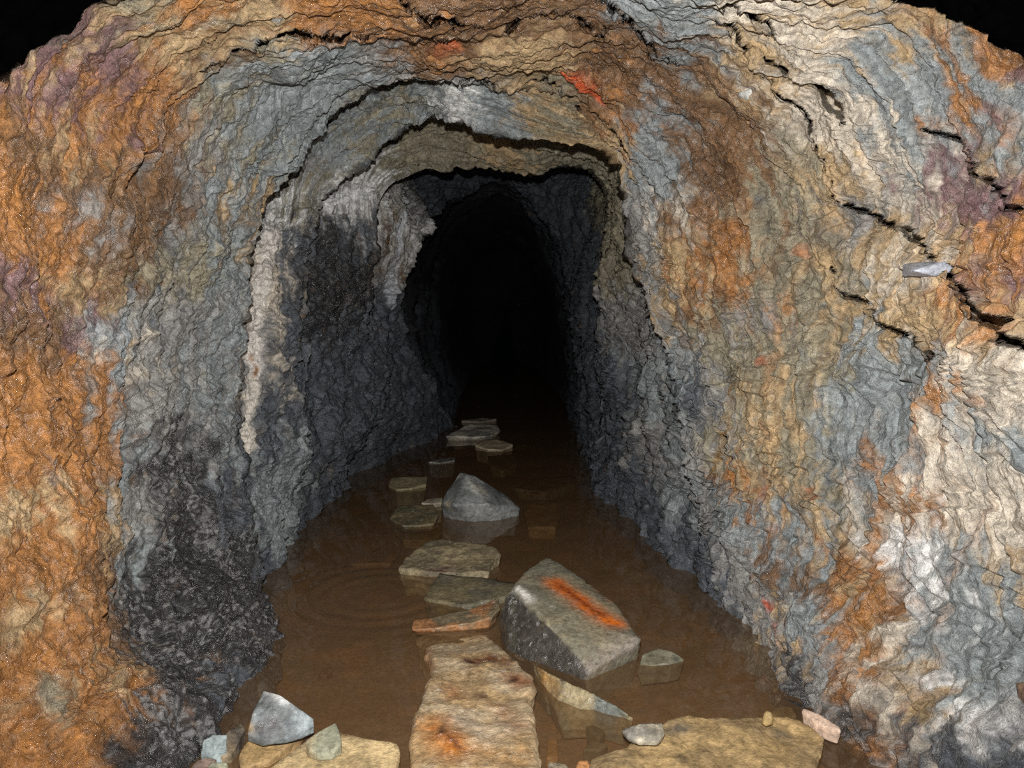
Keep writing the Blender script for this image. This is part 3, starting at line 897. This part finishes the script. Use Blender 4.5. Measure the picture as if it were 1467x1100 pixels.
slab('stepping_stone', 'ochre flat stone touching the left side of the grey pointed stone',
     [(558, 742, .015), (565, 730, .03), (573, 724, .04), (600, 722, .045), (622, 722, .045), (629, 736, .03), (622, 750, .012), (600, 753, .008), (577, 753, .008)], -.03,
     (128, 114, 84), second=(104, 98, 76), seed=19, g=.32)
slab('sunken_stone', 'drowned brown stone right in front of the ochre flat stone', [(556, 750, -.045), (628, 748, -.045), (634, 762, -.05), (622, 775, -.055), (575, 773, -.055)], BED - .01, (150, 124, 84), seed=21)
slab('stone_chip', 'thin light sliver between the ochre flat stone and the pointed stone', [(603, 720, .02), (612, 715, .024), (634, 712, .026), (634, 719, .02), (620, 722, .016)], -.10, (165, 155, 134), seed=23)
slab('stepping_stone', 'dim olive flat stone near the left wall, beyond the ochre flat stone', [(556, 695, .01), (560, 684, .02), (585, 683, .03), (613, 682, .025), (611, 693, .018), (590, 699, .01), (568, 701, .008)],
     BED - .01, (150, 138, 106), seed=25)
slab('stone_chip', 'thin wet stone edge glinting by the left wall, beyond the pointed stone', [(613, 661, .01), (630, 657, .014), (652, 654, .014), (652, 659, .01), (630, 663, .006)], BED - .01, (128, 124, 116), seed=27, g=.2)
lump('flat_stone', 'farthest pale stone of those lit in the water, with a raised tip',
     [at(638, 625, 5.62), at(655, 616, 5.8), at(671, 607, 5.95), at(690, 610, 6.0), at(712, 608, 6.05), at(718, 617, 5.9), at(706, 624, 5.68), at(680, 627, 5.62),
      L0(640, 629), L0(705, 627), L0(680, 631), L0(645, 630) + (.03, .1, -.1), L0(705, 627) + (-.03, .1, -.1), at(690, 610, 6.0) + (0, 0, -.2)], (214, 206, 186), second=(150, 146, 136), seed=29)
slab('flat_stone', 'small low stone right in front of the farthest pale stone', [(680, 637, .02), (692, 631, .03), (707, 629, .035), (722, 631, .03), (735, 637, .02), (720, 644, .01), (698, 643, .01)], BED - .01, (188, 172, 144), seed=31)
slab('flat_stone', 'faint flat stone at the edge of the dark, beyond the farthest lit stone', [(660, 602, .02), (690, 598, .03), (712, 600, .02), (690, 604, .01)], BED - .01, (130, 118, 104), seed=33)
slab('sunken_stone', 'drowned squarish slab to the right of the grey pointed stone', [(748, 722, -.02), (775, 716, -.015), (798, 719, -.015), (803, 735, -.02), (797, 756, -.03), (755, 755, -.03)], BED - .01, (160, 132, 92), seed=35)
slab('sunken_stone', 'dim drowned stone between the pointed stone and the small low stone', [(698, 653, -.02), (738, 650, -.02), (742, 664, -.03), (720, 675, -.04), (702, 668, -.03)], BED - .01, (150, 132, 100), seed=37)
slab('sunken_stone', 'long drowned stone near the right wall, beyond the squarish drowned slab', [(735, 700, -.03), (775, 684, -.03), (822, 680, -.03), (828, 692, -.04), (780, 706, -.04)], BED - .01, (132, 112, 86), seed=39)
slab('sunken_stone', 'drowned plate showing left of the tan flat stone with the red mark', [(500, 808, -.07), (560, 775, -.06), (575, 785, -.05), (560, 806, -.06)], BED - .01, (140, 108, 74), seed=41)

# right of the block
slab('stone_fragment', 'small dark greenish stone breaking the surface to the right of the big block', [(912, 962, -.01), (920, 936, .015), (943, 928, .022), (965, 935, .018), (982, 943, .008), (962, 950, .004), (937, 954, 0)],
     -.055, (122, 118, 98), second=(92, 92, 82), seed=43, flare=.8)
slab('rock_slab', 'wide mud-coloured slab at the bottom right against the right wall',
     [(835, 1130, .02), (846, 1090, .01), (895, 1066, .02), (925, 1040, .03), (984, 1023, .03), (1025, 1024, .032), (1055, 1027, .03), (1090, 1025, .03), (1128, 1023, .028), (1151, 1033, .028), (1187, 1056, .025),
      (1172, 1096, .012), (1165, 1130, .01)], BED - .01, (180, 152, 106), second=(160, 136, 98), seed=45, rough=.008, g=.6,
     stains=[([L0(960, 1045, .03), L0(985, 1040, .03)], .022, (96, 92, 86), .7), ([L0(1120, 1048, .03), L0(1128, 1050, .03)], .016, (84, 80, 74), .7),
             ([L0(975, 1085, .02), L0(980, 1092, .02)], .016, (96, 84, 66), .7)])
slab('stone_wedge', 'pale wedge-shaped stone lying on the left tip of the wide muddy slab', [(889, 1044, .055), (915, 1038, .065), (950, 1034, .062), (953, 1050, .058), (944, 1062, .052), (915, 1062, .05), (898, 1056, .05)], .038,
     (190, 180, 158), second=(120, 116, 108), seed=47)
lump('stone_chip', 'small brown chip standing upright on the wide muddy slab', [L0(1090, 1038, .046), L0(1108, 1038, .046), at(1096, 1018, 1.72), at(1104, 1018, 1.72), L0(1092, 1028, .046) + (0, 0, .0), L0(1106, 1030, .046), L0(1098, 1042, .046), at(1108, 1026, 1.71)],
     (176, 150, 100), seed=49)
slab('rock_splinter', 'thin pinkish-cream splinter lying at the foot of the right wall', [(1147, 1016, .05), (1152, 1013, .055), (1175, 1022, .055), (1204, 1040, .05), (1206, 1048, .045), (1192, 1044, .045), (1165, 1031, .045)], .01, (214, 186, 164), seed=51)
slab('sunken_stone', 'drowned brown plate behind the right end of the wide muddy slab', [(1102, 1020, -.01), (1118, 1010, -.01), (1135, 1012, -.008), (1142, 1024, -.01), (1120, 1030, -.012)], BED - .01, (150, 128, 90), seed=53)
lump('wet_stone', 'black wet stone tucked under the right wall above the cream splinter', [L0(1120, 1000, 0), L0(1150, 1016, 0), L0(1180, 1022, 0), at(1140, 985, 2.03), at(1165, 990, 2.0), at(1180, 1000, 1.98), L0(1120, 1000, 0) + (0, 0, -.14), L0(1180, 1022, 0) + (0, 0, -.14), L0(1165, 990, 0) + (0, 0, -.14)],
     (50, 48, 46), seed=55, g=.3)

# bottom left heap
slab('pale_stone', 'pale blue-grey triangular stone on top of the heap at bottom left',
     [(354, 1050, .06), (362, 1019, .09), (377, 987, .12), (400, 994, .12), (425, 1010, .10), (451, 1029, .075), (434, 1049, .055), (410, 1056, .055), (375, 1060, .055)], .04, (146, 155, 157), second=(112, 116, 116), seed=57, g=.36, flare=1.0,
     stains=[([L0(390, 990, .115), L0(412, 1000, .11)], .016, (236, 236, 232), .9), ([L0(375, 1045, .065), L0(395, 1042, .065)], .016, (110, 100, 100), .7), ([L0(356, 1045, .065), L0(360, 1030, .07)], .012, (200, 160, 100), .7)])
slab('brown_stone', 'brown layered stone under the pale triangular stone at bottom left', [(342, 1080, .02), (350, 1066, .03), (360, 1056, .03), (411, 1046, .03), (436, 1040, .028), (430, 1055, .02), (413, 1068, .02), (385, 1089, .015), (345, 1100, .01)], BED - .01,
     (176, 146, 100), second=(142, 118, 84), seed=59, beds=.008)
slab('pale_stone', 'small blue-white stone at the left end of the heap, beside the dark wall', [(286, 1080, .03), (290, 1060, .06), (305, 1051, .07), (326, 1052, .065), (315, 1068, .045), (300, 1082, .03)], BED - .01, (160, 172, 172), seed=61)
slab('brown_stone', 'grey-brown lumpy stone between the small blue-white stone and the triangular stone', [(304, 1086, .02), (312, 1066, .04), (328, 1048, .045), (346, 1034, .03), (352, 1040, .035), (343, 1060, .03), (330, 1080, .02)], BED - .01,
     (150, 132, 106), second=(104, 96, 86), seed=63, rough=.012)
slab('brown_stone', 'purplish brown stone at the bottom edge under the small blue-white stone', [(268, 1105, .02), (280, 1088, .03), (297, 1083, .03), (312, 1086, .03), (300, 1105, .02)], BED - .01, (136, 116, 106), seed=65)
slab('pale_stone', 'pale greenish stone at the very bottom left of the heap', [(296, 1115, .02), (300, 1092, .03), (326, 1091, .03), (328, 1115, .02)], BED - .01, (176, 176, 150), seed=67)
slab('rock_slab', 'broad tan slab at bottom left beside the long cream slab',
     [(360, 1130, .04), (388, 1100, .04), (437, 1060, .05), (463, 1046, .055), (489, 1048, .055), (530, 1056, .055), (571, 1065, .05), (575, 1077, .045), (565, 1100, .04), (552, 1130, .035)], BED - .01, (196, 172, 128), second=(174, 150, 110), seed=69, rough=.008)
slab('stone_flake', 'grey-green corner flake lying on the broad tan slab', [(437, 1060, .075), (455, 1047, .085), (481, 1033, .095), (487, 1046, .085), (490, 1062, .075), (478, 1076, .065), (455, 1082, .06), (443, 1074, .065)], .045, (150, 150, 128), second=(170, 156, 124), seed=71, flare=1.0)
slab('stone_chip', 'small tan chip in the mud right of the long cream slab', [(782, 1086, -.03), (784, 1058, -.02), (798, 1056, -.02), (801, 1084, -.03)], BED - .01, (170, 128, 82), seed=73)
slab('stone_chip', 'grey striped chip at the bottom edge right of the long cream slab', [(784, 1110, .015), (786, 1090, .02), (812, 1094, .02), (818, 1110, .015)], BED - .01, (150, 138, 116), seed=75)
slab('stone_chip', 'small orange-tan chip at the bottom edge beside the grey striped chip', [(822, 1104, .01), (828, 1088, .015), (843, 1088, .015), (850, 1104, .01)], BED - .01, (186, 132, 86), seed=77)
slab('stone_chip', 'dark grey-green chip in the mud left of the pale wedge, nearer the grey-green slab', [(838, 1040, -.02), (850, 1036, -.018), (868, 1046, -.018), (858, 1058, -.022)], BED - .005, (98, 94, 76), seed=79)
slab('stone_chip', 'dark grey-green chip in the mud left of the pale wedge, nearer the bottom edge', [(834, 1074, -.02), (845, 1060, -.015), (872, 1064, -.015), (862, 1074, -.02)], BED - .005, (104, 98, 78), seed=81)
slab('sunken_stone', 'small dark pebble lying alone under the brown water at left', [(455, 966, -.07), (462, 956, -.06), (474, 953, -.06), (478, 958, -.065), (466, 968, -.07)], BED - .01, (112, 84, 60), seed=83)
slab('sunken_stone', 'small reddish pebble under the water near the left wall, by the ripples', [(478, 810, -.06), (484, 799, -.055), (498, 795, -.055), (500, 802, -.06), (488, 812, -.06)], BED - .01, (130, 96, 76), seed=85)

# stones caught in the walls
kq = on_rock(1066, 138)
lump('quartz_pebble', 'small white quartz knob stuck in the right side of the roof', [kq + np.array(p) * .045 for p in ((-.6, -.4, -.1), (.6, -.5, .0), (.3, -.3, .45), (-.2, -.4, .4), (0, -.5, -.45), (-.5, .8, 0), (.6, .8, 0), (0, .8, .5), (0, .8, -.5), (.1, -.9, 0))],
     (196, 196, 188), second=(150, 150, 144), seed=87, rough=.003)
kf = on_rock(1322, 385)
lump('slate_flake', 'thin blue-grey flake wedged in the long crack of the right wall', [kf + np.array(p) for p in ((-.05, -.045, .0), (.02, -.05, .022), (.05, -.04, .0), (0, -.045, -.012), (-.03, .05, .02), (.06, .05, .03), (.06, .05, 0), (-.03, .05, -.01))],
     (176, 180, 190), seed=89, rough=.003)
kb = on_rock(1462, 985)
lump('brown_boulder', 'brown rounded stone jutting from the right wall at the lower right edge', [kb + np.array(p) * .55 + (.012, -.02, -.02) for p in ((-.045, -.05, 0), (-.035, -.05, .03), (0, -.06, .045), (.03, -.06, .03), (-.02, -.05, -.03), (.02, -.06, -.06), (.1, .05, .06), (.1, .05, -.08), (.0, .08, -.02), (-.01, .08, .03))],
     (132, 106, 86), seed=91, rough=.006)

# ---------------------------------------------------------------- light: the flash on top of the camera
ld = bpy.data.lights.new('camera_flash', 'SPOT')     # a flash head: brightest along its axis, weaker to the sides
ld.energy = 300
ld.spot_size = math.radians(122)
ld.spot_blend = 1.0
ld.color = (1.0, .985, .96)
ld.shadow_soft_size = .012
lo = bpy.data.objects.new('camera_flash', ld)
lo.location = (-.012, .03, 1.125)
lo.rotation_euler = (math.radians(90) - PITCH * .6, 0, 0)
COL.objects.link(lo)

wd = bpy.data.worlds.new('underground')
wd.use_nodes = True
wd.node_tree.nodes['Background'].inputs[0].default_value = (.6, .8, 1, 1)
wd.node_tree.nodes['Background'].inputs[1].default_value = .0006
SC.world = wd

# ---------------------------------------------------------------- camera
cd = bpy.data.cameras.new('camera')
cd.sensor_width = 36
cd.lens = 36 * FPX / W
cd.clip_start = .02
co = bpy.data.objects.new('camera', cd)
co.location = CAM
co.rotation_euler = (math.radians(90) - PITCH, 0, 0)
COL.objects.link(co)
SC.camera = co
SC.cycles.use_denoising = False
SC.cycles.sample_clamp_indirect = .3
SC.cycles.max_bounces = 6
vs = SC.view_settings
vs.view_transform = 'Standard'
vs.look = 'None'
vs.exposure = 0
vs.gamma = 1
vs.use_curve_mapping = False
